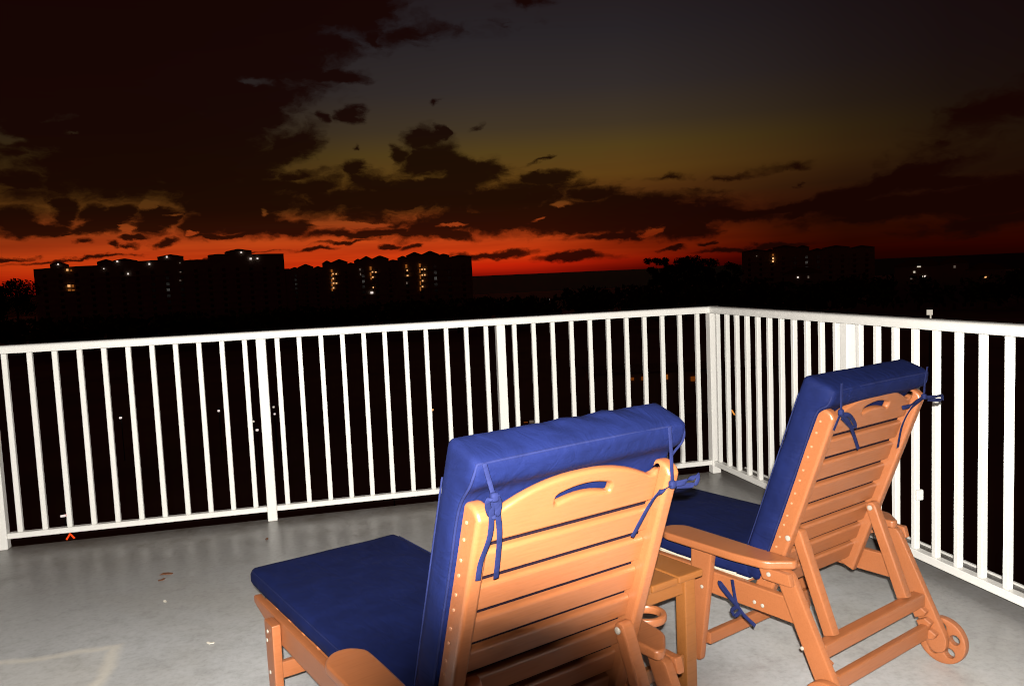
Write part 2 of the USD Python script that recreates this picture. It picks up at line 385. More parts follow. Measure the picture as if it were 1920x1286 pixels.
def fabric(name, color):
    """woven outdoor cloth, a little faded in patches"""
    return usdkit.material(stage, lookp(name), {
        'tc': ('texture_coordinate', {}),
        'n': ('noise_texture', {'scale': 9.0, 'detail': 6.0, 'roughness': 0.7, 'distortion': 0.6}),
        'w': ('noise_texture', {'scale': 900.0, 'detail': 1.0}),
        'wr': ('noise_texture', {'scale': 22.0, 'detail': 4.0, 'distortion': 1.5}),
        'r': ('rgb_ramp', {'ramp': [(0.3, tuple(c * .78 for c in color)), (0.7, tuple(c * 1.3 for c in color))]}),
        'mpw': ('mapping', {'mapping_type': 'point', 'rotation': (0, .5, .6), 'scale': (1, .35, 1)}),
        'b1': ('bump', {'strength': 0.55, 'distance': 0.006}),
        'b2': ('bump', {'strength': 0.25, 'distance': 0.0006}),
        'p': ('principled_bsdf', {'roughness': 0.75, 'specular_ior_level': 0.10, 'sheen_weight': 0.0})},
        [('tc.object', 'n.vector'), ('tc.object', 'w.vector'), ('tc.object', 'mpw.vector'), ('mpw.vector', 'wr.vector'), ('n.fac', 'r.fac'), ('r.color', 'p.base_color'), ('wr.fac', 'b1.height'), ('w.fac', 'b2.height'), ('b1.normal', 'b2.normal'), ('b2.normal', 'p.normal')], surface='p.BSDF')


M_white = plain('white_powder_coat', (.77, .76, .73), rough=.38, spec=.5, grain=.03, gscale=8, bump=.1, bscale=300)
M_terra = lumber('terracotta_lumber', (.285, .095, .034))
M_teak = lumber('teak_lumber', (.24, .086, .021))
M_navy = fabric('navy_cloth', (.0043, .0082, .047))
M_pipe = fabric('navy_piping', (.0095, .0135, .056))
M_gap_shade = plain('slat_gap_shade', (.008, .004, .010), rough=.9, spec=.1)  # near-black colour standing in for shade between the back slats
M_lining = plain('cream_lining', (.42, .38, .30), rough=.9, spec=.2)
M_steel = plain('bolt_steel', (.30, .27, .23), rough=.3)
M_plug = plain('screw_plug', (.42, .20, .11), rough=.4)
M_floor = usdkit.material(stage, lookp('sealed_concrete'), {
    'tc': ('texture_coordinate', {}),
    'n1': ('noise_texture', {'scale': 0.9, 'detail': 7.0, 'roughness': 0.62, 'distortion': 0.4}),
    'n2': ('noise_texture', {'scale': 7.0, 'detail': 8.0, 'roughness': 0.7}),
    'n3': ('noise_texture', {'scale': 45.0, 'detail': 6.0, 'roughness': 0.72}),
    'r1': ('rgb_ramp', {'ramp': [(.3, (.385, .375, .36)), (.5, (.425, .43, .44)), (.7, (.46, .465, .475))]}),
    'r2': ('rgb_ramp', {'ramp': [(.28, (.80, .79, .78)), (.5, (.98, .98, .98)), (.75, (1.06, 1.06, 1.06))]}),
    'r3': ('rgb_ramp', {'ramp': [(.25, (.74, .72, .70)), (.5, (.97, .97, .97)), (.75, (1.07, 1.06, 1.05))]}),
    'm1': ('mix_color', {'blend_type': 'multiply', 'fac': 1.0}), 'm2': ('mix_color', {'blend_type': 'multiply', 'fac': 1.0}),
    # water marks along the edges, darkened further to paint in the flash falloff
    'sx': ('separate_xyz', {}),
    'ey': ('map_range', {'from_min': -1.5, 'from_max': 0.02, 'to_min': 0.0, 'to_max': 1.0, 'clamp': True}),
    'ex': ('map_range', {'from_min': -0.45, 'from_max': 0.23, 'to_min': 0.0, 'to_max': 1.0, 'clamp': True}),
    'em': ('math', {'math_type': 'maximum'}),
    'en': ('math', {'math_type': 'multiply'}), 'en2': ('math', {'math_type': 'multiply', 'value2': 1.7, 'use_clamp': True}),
    # a dried puddle's pale rim
    'pn': ('noise_texture', {'scale': 3.0, 'detail': 4.0}),
    'py': ('math', {'math_type': 'multiply_add', 'value2': .16}), 'px': ('math', {'math_type': 'multiply_add', 'value2': .16}),
    'pyd': ('math', {'math_type': 'add', 'value2': 1.40}), 'pxd': ('math', {'math_type': 'add', 'value2': 3.17}),
    'ins': ('math', {'math_type': 'maximum'}),
    'rim0': ('math', {'math_type': 'absolute'}),
    'rim': ('map_range', {'range_type': 'smoothstep', 'from_min': 0.0, 'from_max': .04, 'to_min': .38, 'to_max': 0.0, 'clamp': True}),
    'inn': ('map_range', {'range_type': 'smoothstep', 'from_min': -.03, 'from_max': .01, 'to_min': .10, 'to_max': 0.0, 'clamp': True}),
    'pm': ('math', {'math_type': 'maximum'}),
    'pud': ('mix_color', {'blend_type': 'mix', 'b': (.80, .72, .58)}),
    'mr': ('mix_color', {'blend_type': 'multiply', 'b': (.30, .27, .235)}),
    'b': ('bump', {'strength': 0.35, 'distance': 0.002}),
    'rr': ('map_range', {'from_min': 0.3, 'from_max': 0.7, 'to_min': 0.27, 'to_max': 0.40}),
    'p': ('principled_bsdf', {'specular_ior_level': 0.5})},
    [('tc.object', 'n1.vector'), ('tc.object', 'n2.vector'), ('tc.object', 'n3.vector'), ('n1.fac', 'r1.fac'), ('n2.fac', 'r2.fac'), ('n3.fac', 'r3.fac'), ('r1.color', 'm1.a'), ('r2.color', 'm1.b'), ('m1.result', 'm2.a'), ('r3.color', 'm2.b'),
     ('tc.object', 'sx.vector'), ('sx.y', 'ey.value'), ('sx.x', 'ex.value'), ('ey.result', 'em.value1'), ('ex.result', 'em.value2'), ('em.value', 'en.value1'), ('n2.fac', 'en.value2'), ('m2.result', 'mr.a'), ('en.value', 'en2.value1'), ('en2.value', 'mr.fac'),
     ('tc.object', 'pn.vector'), ('pn.fac', 'py.value1'), ('sx.y', 'py.value3'), ('pn.fac', 'px.value1'), ('sx.x', 'px.value3'), ('py.value', 'pyd.value1'), ('px.value', 'pxd.value1'), ('pyd.value', 'ins.value1'), ('pxd.value', 'ins.value2'), ('ins.value', 'rim0.value1'), ('rim0.value', 'rim.value'), ('ins.value', 'inn.value'), ('rim.result', 'pm.value1'), ('inn.result', 'pm.value2'), ('pm.value', 'pud.fac'), ('mr.result', 'pud.a'),
     ('pud.result', 'p.base_color'), ('n3.fac', 'b.height'), ('b.normal', 'p.normal'), ('n2.fac', 'rr.value'), ('rr.result', 'p.roughness')], surface='p.BSDF')
M_slab = plain('slab_paint', (.5, .47, .42), rough=.7, grain=.1, gscale=6)
M_ground = plain('dark_ground', (.32, .27, .20), rough=.95, spec=.1, grain=.3, gscale=.05)
M_sea = usdkit.material(stage, lookp('sea_water'), {'tc': ('texture_coordinate', {}), 'n': ('noise_texture', {'scale': .25, 'detail': 4.0}), 'b': ('bump', {'strength': .5, 'distance': 1.0}), 'p': ('principled_bsdf', {'base_color': (.004, .004, .005), 'roughness': .5, 'specular_ior_level': .02})}, [('tc.object', 'n.vector'), ('n.fac', 'b.height'), ('b.normal', 'p.normal')], surface='p.BSDF')
M_stucco = plain('stucco', (.34, .28, .22), rough=.9, spec=.2, grain=.08, gscale=.6)
M_roof = plain('roof_tiles', (.16, .08, .05), rough=.9, spec=.2, grain=.2, gscale=1.0)
M_pane = plain('dark_window', (.02, .02, .025), rough=.08, spec=.6)
M_leaf = plain('leaves', (.045, .07, .025), rough=.8, spec=.2, grain=.3, gscale=1)
M_bark = plain('bark', (.08, .06, .04), rough=.9)
M_pole = plain('lamp_post_paint', (.06, .06, .06), rough=.5)
M_warm = lamp_mat('warm_lamp', (1.0, .48, .18), 1.0)
M_amber = lamp_mat('amber_window', (1.0, .30, .05), .26)
M_cool = lamp_mat('white_lamp', (1.0, .86, .80), .85)
M_dim = lamp_mat('dim_window', (1.0, .75, .6), .10)
M_red = lamp_mat('red_lamp', (1.0, .07, .01), 1.1)
M_sign = lamp_mat('lit_panel', (1.0, .88, .72), .62)
M_lot = lamp_mat('amber_glow', (1.0, .22, .02), .12)

# ------------------------------------------------------------------ setting: ground, sea, balcony floor
G = -18.0


def sheet(x0, x1, y0, y1, z):
    return np.array([(x0, y0, z), (x1, y0, z), (x1, y1, z), (x0, y1, z)], float), np.array([[0, 1, 2], [0, 2, 3]])


part(None, 'ground', sheet(-3000, 3000, -3000, 800, G), M_ground, smooth=False, kind='structure')
part(None, 'sea', sheet(-60000, 60000, 800, 60000, G + .05), M_sea, smooth=False, kind='structure')
EDGE_X, EDGE_Y = 0.235, 0.022
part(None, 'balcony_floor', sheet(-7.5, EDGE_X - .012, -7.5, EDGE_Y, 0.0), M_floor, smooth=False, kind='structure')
slab = part(None, 'balcony_slab', box(-7.5, EDGE_X, -7.5, EDGE_Y, -.24, -.004, .0), M_slab, smooth=False, kind='structure')
part(None, 'slab_edge_strip', box(EDGE_X - .012, EDGE_X + .003, -7.5, EDGE_Y + .003, -.05, .007, .002), M_white, kind='structure')

# ------------------------------------------------------------------ railings
PITCH_B, BAY_GAP, OFF_L, OFF_R = .1192, .1733, .104, .0741
ZT, ZB = 1.03, .0838
BAYLEN = 10 * PITCH_B + BAY_GAP


def at_left(k):
    b, i = divmod(k, 11)
    return OFF_L + i * PITCH_B + b * BAYLEN


def at_right(k):
    b, i = divmod(k, 11)
    return OFF_R + i * PITCH_B + b * BAYLEN


BW, PW = .0262, .052


def bar_z(cx, cy, w, z0, z1, b=.003):
    return box(cx - w / 2, cx + w / 2, cy - w / 2, cy + w / 2, z0, z1, b)


rl = thing('railing', 'long white metal balustrade across the back of the balcony, left of the corner post', 'railing')
rr_ = thing('railing', 'white metal balustrade running towards the viewer on the right, behind the farther chair', 'railing')
ends_l = at_left(43) + BAY_GAP / 2
ends_r = at_right(32) + BAY_GAP / 2
part(rl, 'top_rail', place(plate(soften([(-.034, ZT), (.034, ZT), (.034, ZT + .036), (.022, ZT + .043), (-.022, ZT + .043), (-.034, ZT + .036)], .006, 2), ends_l + .034, 0), (-ends_l, 0, 0), Y, Z, X), M_white)
part(rr_, 'top_rail', place(plate(soften([(-.034, ZT), (.034, ZT), (.034, ZT + .036), (.022, ZT + .043), (-.022, ZT + .043), (-.034, ZT + .036)], .006, 2), ends_r - .0345, 0), (0, -ends_r, 0), X, Z, Y), M_white)
posts_l = [0.0] + [at_left(11 * b) - BAY_GAP / 2 for b in (1, 2, 3)] + [ends_l]
posts_r = [at_right(11 * b) - BAY_GAP / 2 for b in (1, 2)] + [ends_r]
for s in posts_l:
    part(rl, 'post', bar_z(-s, 0 if s else .0, PW if s else .058, .0, ZT), M_white)
for s in posts_r:
    part(rr_, 'post', bar_z(0, -s, PW, .0, ZT), M_white)
for a, b in zip(posts_l[:-1], posts_l[1:]):
    part(rl, 'bottom_rail', box(-b + PW / 2, -a - PW / 2, -.019, .019, ZB - .030, ZB, .003), M_white)
for a, b in zip([0] + posts_r[:-1], posts_r):
    part(rr_, 'bottom_rail', box(-.021, .021, -b + PW / 2, -a - .0295, ZB - .034, ZB, .003), M_white)
for k in range(44):
    part(rl, 'baluster', bar_z(-at_left(k), 0, BW, ZB, ZT), M_white)
for k in range(33):
    part(rr_, 'baluster', bar_z(0, -at_right(k), BW, ZB, ZT), M_white)
part(rr_, 'bracket', box(-.016, .016, -at_right(14) - .030, -at_right(14) - .0135, .30, .345, .003), M_white, label='small white bracket on one baluster near the farther chair')

# ------------------------------------------------------------------ lounge chairs and their cushions
ZP = .292
W_IN, W_OUT = .222, .256
N_SLAT0, N_SLAT1 = .027, .043


class Back:
    """the plane of a backrest leaning t degrees: x across, l up along it, n forwards"""

    def __init__(self, t):
        t = math.radians(t)
        self.U, self.Nn, self.O = np.array([0, -math.sin(t), math.cos(t)]), np.array([0, math.cos(t), math.sin(t)]), np.array([0, 0, ZP])

    def pt(self, x, l, n):
        return self.O + X * x + self.U * l + self.Nn * n

    def board(self, outline, n0, n1, bevel=.005, holes=(), steps=2):          # outline in (x, l)
        return place(plate(outline, n1 - n0, bevel, steps, holes), self.O + self.Nn * n0, X, self.U, self.Nn)

    def stile(self, outline, x0, x1, bevel=.009):                    # outline in (n, l)
        return place(plate(outline, x1 - x0, bevel, 4), self.O + X * x0, self.Nn, self.U, X)


def bolt(x, y, z, axis, r=.0085, t=.005):
    n = 10
    g = plate(circle(0, 0, r, n), t, t * .6, 2)
    A, B, C = {'x': (Y, Z, X), '-x': (Y, Z, -X), 'y': (X, Z, -Y)}[axis]
    return place(g, (x, y, z), A, B, C)


def build_chaise(name, label, loc, rotz, t, group):
    c = thing(name, label, 'lounge chair', loc, rotz, group)
    bk = Back(t)
    # backrest: two stiles on edge, a crowned top slat with a hand hole, seven slats
    for s in (-1, 1):
        x0, x1 = (W_IN, W_OUT) if s > 0 else (-W_OUT, -W_IN)
        o = [(0, -.03), (.062, -.03), (.062, .628)] + [(.031 + .031 * math.cos(a), .628 + .022 * math.sin(a)) for a in np.linspace(.3, math.pi - .3, 6)] + [(0, .628)]
        part(c, 'stile', bk.stile(np.array(o), x0, x1), M_terra)
    xs = np.linspace(-.2205, .2205, 33)
    top = .621 + .050 * np.clip(1 - (np.abs(xs) / .2) ** 2.2, -.02, 1)
    top = np.where(np.abs(xs) > .196, .621 + .022 * (np.maximum(np.abs(xs) - .196, 0) / .0245) ** 1.5, top)
    o = np.vstack([np.column_stack([xs, top])[::-1], [(-.2205, .558), (.2205, .558)]])
    hx = np.linspace(-.086, .086, 13)
    arc = lambda k, d: .631 + k - 2.4 * hx ** 2
    hole = np.vstack([np.column_stack([hx + .012, arc(0, 0) - .0105])[1:-1], np.column_stack([hx + .012, arc(0, 0) + .0105])[::-1][1:-1]])
    hole = soften(hole, .007, 2)
    part(c, 'crown_slat', bk.board(o[::-1], N_SLAT0 - .003, N_SLAT1 + .002, .0075, [hole], 3), M_terra)
    cuts = [.551, .473, .393, .314, .239, .158, .080, .0]
    for hi, lo in zip(cuts[:-1], cuts[1:]):
        # rounded along its upper rear edge
        h0, h1, rr = lo + .007, hi - .013, .009
        o = [(N_SLAT1, h0), (N_SLAT1, h1), (N_SLAT0 + rr, h1)] + [(N_SLAT0 + rr - rr * math.sin(q), h1 - rr + rr * math.cos(q)) for q in np.linspace(.3, math.pi / 2, 5)] + [(N_SLAT0, h0 + .003), (N_SLAT0 + .003, h0)]
        part(c, 'back_slat', place(plate(np.array(o), .441, .0), bk.O - X * .2205, bk.Nn, bk.U, X), M_terra)
    # screw plugs in the outer sides of the stiles
    plugs = []
    for s in (-1, 1):
        for hi, lo in zip([.635] + cuts[:-1], cuts[:-1] + [0.0]):
            for f in (.28, .72):
                q = bk.pt(s * W_OUT, lo + (hi - lo) * f, .034)
                plugs.append(place(plate(circle(0, 0, .0036, 6), .0014, 0), q, Y, Z, X * s))
    part(c, 'screw_plugs', join(*plugs), M_plug, smooth=False, kind='stuff')
    # seat frame
    for s in (-1, 1):
        x0, x1 = (.2575, .2815) if s > 0 else (-.2815, -.2575)
        part(c, 'side_rail', yz(soften([(-.13, .262), (.93, .266), (1.15, .318), (1.15, .342), (-.10, .338)], .008, 2), x0, x1, .005), M_terra)
        x0, x1 = (.282, .309) if s > 0 else (-.309, -.282)
        part(c, 'rear_leg', yz(soften([(-.052, .4295), (-.116, .4295), (-.280, .095), (-.274, .055), (-.240, .040), (-.214, .062), (-.208, .095)], .02, 3), x0, x1, .006), M_terra)
        part(c, 'arm_post', yz(soften([(.262, .4295), (.172, .4295), (.232, .03), (.275, .03)], .012, 3), x0, x1, .006), M_terra)
        part(c, 'front_leg', yz(soften([(.96, .335), (.885, .335), (.89, .0), (.945, .0)], .006, 2), x0 if s > 0 else -.309, x1 if s > 0 else -.282, .005), M_terra)
        x0, x1 = (.3095, .331) if s > 0 else (-.331, -.3095)
        part(c, 'arm_block', yz(soften([(-.02, .4295), (-.125, .4295), (-.135, .392), (-.035, .392)], .006, 2), x0, x1, .004), M_terra)
        # notched rack that holds the prop
        x0, x1 = (.258, .2815) if s > 0 else (-.2815, -.258)
        D = np.array([-.43, -.90]) / np.hypot(.43, .90); Pn = np.array([D[1], -D[0]])
        racks = []
        for k in range(4):
            b0 = np.array([-.186, .205]) + D * .037 * k
            racks.append(yz(np.array([b0 + Pn * u_ + D * v_ for u_, v_ in ((.024, .002), (.010, -.018), (-.022, -.016), (-.022, .012), (.010, .013))]), x0, x1, .003, steps=1))
        part(c, 'prop_rack', join(*racks), M_terra)
        # prop strut from the back of the stile down to the cross bar
        x0, x1 = (.188, .2212) if s > 0 else (-.2212, -.188)
        p0, p1 = bk.pt(0, .232, .006)[1:], np.array([-.182, .232])
        d = (p1 - p0) / np.linalg.norm(p1 - p0); n_ = np.array([d[1], -d[0]])
        o = [p0 + n_ * .0185 * math.cos(a) - d * .0185 * math.sin(a) for a in np.linspace(0, math.pi, 7)] + [p1 - n_ * .0185, p1 + n_ * .0185]
        part(c, 'prop_strut', yz(np.array(o), x0, x1, .006), M_terra)
        part(c, 'wheel', yz(circle(-.247, .0775, .0775, 36), *((.312, .340) if s > 0 else (-.340, -.312)), .006, [circle(-.247 + .044 * math.cos(q), .0775 + .044 * math.sin(q), .0155, 12) for q in np.arange(5) * 2 * math.pi / 5 + .3]), M_terra)
        sd = 'x' if s > 0 else '-x'
        for bx, by, bz in ((.2817, .03, .288), (.3092, -.02, .30), (.3092, -.155, .215), (.3092, -.218, .10), (.3092, .225, .33), (.3092, .215, .29), (.3313, -.06, .414), (.3402, -.247, .0775), (.3092, .92, .31), (.3092, .93, .28), (.3092, .92, .185)):
            part(c, 'bolt', bolt(s * bx, by, bz, sd, (.0062 if bx < .33 else .0075)), M_steel)
        q = bk.pt(0, .232, .006)
        part(c, 'bolt', bolt(-.2585 if s < 0 else .1875, q[1], q[2], '-x', .009, .007), M_steel)
    part(c, 'cross_bar', box(-.281, .281, -.212, -.170, .190, .232, .006, 2), M_terra)
    part(c, 'cross_bar', box(-.281, .281, -.232, -.205, .092, .138, .006, 2), M_terra)
    part(c, 'cross_bar', box(-.281, .281, .21, .235, .085, .125, .005, 2), M_terra)
    part(c, 'cross_bar', box(-.281, .281, .905, .93, .16, .21, .005, 2), M_terra)
    for k in range(9):
        part(c, 'seat_slat', box(-.2565, .2565, .10 + .114 * k, .10 + .114 * k + .1, .312, .336, .004), M_terra)
    # arms: wide in front, cut back at the rear; a cup ring hangs on the right one
    for s in (-1, 1):
        o = np.array([(.252, .22), (.250, .335), (.285, .372), (.325, .372), (.360, .335), (.362, .06), (.350, -.055), (.285, -.118), (.262, -.112), (.258, .08)])
        o[:, 0] *= s
        part(c, 'arm', place(plate(soften(o if s < 0 else o, .022, 4), .026, .007, 3), (0, 0, .430), X, Y, Z), M_terra)
    part(c, 'cup_ring', join(place(plate(circle(.412, .075, .052, 28), .022, .006, 2, [circle(.412, .075, .036, 24)]), (0, 0, .424), X, Y, Z), box(.366, .410, .10, .122, .36, .4235, .004), place(plate(circle(.412, .075, .045, 24), .012, .003, 1), (0, 0, .35), X, Y, Z)), M_terra, label='round cup holder on the right arm')
    return c, bk


def pad(half, r, res, bulge=(0, 0, 0), wob=0.0, seed=1):
    """a stuffed box of half sizes "half" with rounded edges of radius r and bulging faces"""
    h = np.array(half, float)
    V, F, n = [], [], 0
    for ax in range(3):
        a, b = [k for k in range(3) if k != ax]
        na, nb = max(4, int(2 * h[a] / res)), max(4, int(2 * h[b] / res))
        ss = lambda m: np.sign(np.linspace(-1, 1, m)) * np.abs(np.linspace(-1, 1, m)) ** .85
        u, v = np.meshgrid(ss(na), ss(nb), indexing='ij')
        for sg in (-1, 1):
            p = np.zeros(u.shape + (3,)); p[..., a] = u * h[a]; p[..., b] = v * h[b]; p[..., ax] = sg * h[ax]
            i, j = np.meshgrid(np.arange(na - 1), np.arange(nb - 1), indexing='ij')
            q = np.stack([i * nb + j, (i + 1) * nb + j, (i + 1) * nb + j + 1, i * nb + j + 1], -1).reshape(-1, 4)
            cr = np.cross(np.eye(3)[a], np.eye(3)[b])[ax] * sg
            if cr < 0:
                q = q[:, ::-1]
            V.append(p.reshape(-1, 3)); F.append(np.vstack([q[:, [0, 1, 2]], q[:, [0, 2, 3]]]) + n); n += p.size // 3
    V, F = np.vstack(V), np.vstack(F)
    key = np.round(V * 1e5).astype(np.int64)
    _, ix, inv = np.unique(key, axis=0, return_index=True, return_inverse=True)
    V, F = V[ix], inv.reshape(-1)[F]
    F = F[(F[:, 0] != F[:, 1]) & (F[:, 1] != F[:, 2]) & (F[:, 0] != F[:, 2])]
    q = np.clip(V, -(h - r), h - r); d = V - q
    L_ = np.linalg.norm(d, axis=1)[:, None]
    V2 = q + np.where(L_ > 1e-9, d / np.maximum(L_, 1e-9) * r, 0)
    u = V / h
    for ax in range(3):
        o = [k for k in range(3) if k != ax]
        V2[:, ax] += bulge[ax] * np.sign(u[:, ax]) * np.abs(u[:, ax]) ** 2 * (1 - u[:, o[0]] ** 2) * (1 - u[:, o[1]] ** 2)
    if wob:
        nrm = V2 - q; nrm /= np.linalg.norm(nrm, axis=1)[:, None] + 1e-9
        V2 += nrm * (from_noise(V2 + 5, 7, seed)[:, None] * wob)
    return V2, F


def build_cushion(label, loc, rotz, t, ties, seat_tie, wrinkles, seed, lining=False, top_l=.746):
    c = thing('lounge_cushion', label, 'cushion', loc, rotz)
    bk = Back(t)
    CW = .268
    n0, n1, l0, l1 = .048, .124, .035, top_l
    h = (CW, (l1 - l0) / 2, (n1 - n0) / 2)
    v, f = pad(h, .017, .012, (.003, .004, .008), .007, seed)
    v[:, 2] = np.maximum(v[:, 2], -h[2])
    # the slip cover's back wraps over the stiles above the crown
    ln = v[:, 1] + h[1] + l0
    lift = np.clip((ln - (l1 - .093)) / .05, 0, 1) * (v[:, 2] < 0) * np.clip(-v[:, 2] / h[2], 0, 1)
    v[:, 2] -= .030 * lift * lift * (3 - 2 * lift)
    if wrinkles:   # cloth pulled slantwise over the top edge
        k = np.clip((ln - .70) / .03, 0, 1)
        ph = v[:, 0] * 62 + v[:, 2] * 55 + 4 * from_noise(v, 9, seed + 3)
        v[:, 1] += k * .0040 * (1 - np.clip(np.abs(v[:, 2]) / h[2], 0, 1) ** 4) * np.sin(ph) ** 3 * np.clip((v[:, 0] + .12) / .1, 0, 1) * np.clip((.20 - v[:, 0]) / .08, 0, 1)
    g = place((v, f), bk.O + bk.U * (l0 + h[1]) + bk.Nn * (n0 + h[2]), X, bk.U, bk.Nn)
    pd = part(c, 'back_pad', g, M_navy, smooth=True)
    part(pd, 'gap_shade_sheet', place(plate(rect(-.2195, .2195, .03, .575, .01), .0035, .0), bk.O + bk.Nn * .0436, X, bk.U, bk.Nn), M_gap_shade, smooth=False)  # dark sheet added behind the slats so their gaps look shaded
    # piping along the rear edges
    rr = []
    for sx in (-1, 1):
        rr.append(strap([bk.pt(sx * CW, l, n0 - .0 - (.030 if l > .70 else 0)) for l in (.08, .3, .5, .63)] + [bk.pt(sx * (CW - .001), l1 - .048, n0 - .024), bk.pt(sx * (CW - .010), l1 - .008, n0 - .022)], .006, .006, X))
    rr.append(strap([bk.pt(x, l1 - .010 + .004 * math.cos(x * 5), n0 - .023) for x in np.linspace(-CW + .010, CW - .010, 9)], .006, .006, bk.U))
    for sx in (-1, 1):
        rr.append(strap([bk.pt(sx * (CW - .002), l, n1 - .004) for l in np.linspace(.08, .66, 6)], .004, .004, X))
    part(pd, 'piping', join(*rr), M_pipe, smooth=True)
    # seat pad
    sy0, sy1, sz0, sz1 = .055, 1.235, .343, .405
    h = (CW, (sy1 - sy0) / 2, (sz1 - sz0) / 2)
    v, f = pad(h, .022, .016, (.003, .004, .008), .008, seed + 11)
    v = v + [0, (sy0 + sy1) / 2, (sz0 + sz1) / 2]
    sp = part(c, 'seat_pad', (v, f), M_navy, smooth=True)
    rr = [strap([(sx * (CW - .003), y, sz1 - .006) for y in np.linspace(.1, 1.2, 8)], .005, .005, Z) for sx in (-1, 1)] + [strap([(x, sy1 - .004, sz1 - .008) for x in np.linspace(-CW + .02, CW - .02, 6)], .005, .005, Z)]
    part(sp, 'piping', join(*rr), M_pipe, smooth=True)
    if lining:
        for sx in (-1, 1):
            part(sp, 'lining_edge', strap([(sx * (CW + .0005), y, sz0 + .010 - .006 * math.sin((y - .1) * 9) * (y < .45)) for y in np.linspace(.11, .62, 9)], .006, .006, Z), M_lining, smooth=True, label='pale edge of the lining along the underside')
        part(sp, 'lining', box(-CW + .012, CW - .012, sy0 + .02, sy1 - .03, .3365, .346, .002), M_lining)
    # tie ribbons with their knots
    for strands in ties:
        geos = []
        for k, strand in enumerate(strands):
            geos.append(strap([bk.pt(*p) for p in strand], .0125 if k else .010, .0018, X + bk.U * .25))
        q = bk.pt(*strands[0][-1])
        kv, kf = pad((.008, .007, .009), .0055, .003)
        geos.append((kv + q, kf))
        part(c, 'tie', join(*geos), M_pipe, smooth=True)
    if seat_tie:
        geos = [strap(s, .013, .002, Y) for s in seat_tie]
        part(c, 'tie', join(*geos), M_pipe, smooth=True)
    return c


def tie(strands, n=-.010):
    return [[(*p, n - .004 * (i % 2) if len(p) == 2 else p[2]) if len(p) == 2 else p for i, p in enumerate(s)] for s in strands]


C1, R1, T1 = (-2.015, -3.015, 0), 20.905, 19.2
C2, R2, T2 = (-.903, -2.421, 0), 22.5, 20.9
grp = None
build_chaise('chaise_lounge', 'nearer terracotta slatted lounge chair, cut off by the bottom of the picture', C1, R1, T1, grp)
build_chaise('chaise_lounge', 'farther terracotta slatted lounge chair with both wheels in view, before the right-hand railing', C2, R2, T2, grp)
build_cushion('navy cushion on the nearer chair, its wrinkled top before the long railing', C1, R1, T1, [
    tie([[(-.250, .744, .016), (-.243, .719, .008), (-.237, .688)], [(-.240, .68), (-.235, .612), (-.243, .551), (-.246, .515)], [(-.232, .68), (-.214, .607), (-.202, .504)], [(-.237, .690), (-.252, .684), (-.240, .655), (-.228, .650), (-.223, .671), (-.235, .690)]]),
    tie([[(.206, .744, .016), (.215, .695, .006), (.227, .616)], [(.224, .614), (.186, .606), (.170, .575), (.137, .510)], [(.227, .616), (.265, .618), (.300, .625), (.296, .605), (.243, .608)]])], None, True, 5)
build_cushion('navy cushion on the farther chair, smooth topped, before the right-hand railing', C2, R2, T2, [
    tie([[(-.250, .74, .016), (-.248, .70, .004), (-.250, .663)], [(-.250, .66), (-.198, .626), (-.143, .581), (-.083, .517)], [(-.245, .655), (-.207, .648), (-.145, .606), (-.160, .600), (-.235, .645)], [(-.250, .658), (-.262, .61)]]),
    tie([[(.220, .738, .016), (.217, .69, .004), (.214, .648)], [(.212, .648), (.150, .617), (.146, .555), (.165, .476)], [(.205, .646), (.27, .640), (.335, .634), (.338, .620), (.25, .632)], [(.20, .643), (.14, .629), (.10, .625)]])],
    [[(-.318, .087, .352), (-.322, .072, .292), (-.325, .060, .276)], [(-.325, .062, .276), (-.327, .035, .255), (-.33, -.007, .238)], [(-.325, .062, .276), (-.326, .10, .312), (-.327, .128, .335), (-.329, .120, .318), (-.325, .062, .272)], [(-.325, .062, .276), (-.328, .082, .258), (-.329, .070, .245), (-.327, .052, .262)]], False, 8, True, .718)

# ------------------------------------------------------------------ side table between the chairs
tb = thing('side_table', 'small orange-brown slatted side table between the two lounge chairs', 'table', C1, R1)
for k in range(4):
    part(tb, 'table_slat', box(.372 + .1075 * k, .372 + .1075 * k + .1035, .232, .66, .398, .420, .005, 2), M_teak)
for a in (.392, .732):
    for b in (.245, .605):
        part(tb, 'leg', box(a, a + .045, b, b + .042, 0, .3975, .005, 2), M_teak)
for b in (.252, .614):
    part(tb, 'apron', box(.4375, .7315, b, b + .024, .352, .3975, .004), M_teak)
    part(tb, 'stretcher', box(.4375, .7315, b, b + .024, .12, .165, .004), M_teak)

# ------------------------------------------------------------------ litter on the floor
def leaf_geo(r, seed):
    g = np.random.default_rng(seed)
    o = [(r * (1 + .5 * g.random()) * math.cos(a) * 1.6, r * (.6 + .6 * g.random()) * math.sin(a)) for a in np.arange(9) * 2 * math.pi / 9]
    v, f = plate(np.array(o), .0025, 0)
    v[:, 2] += .004 * np.abs(np.sin(v[:, 0] * 120)) + .0004
    return v, f


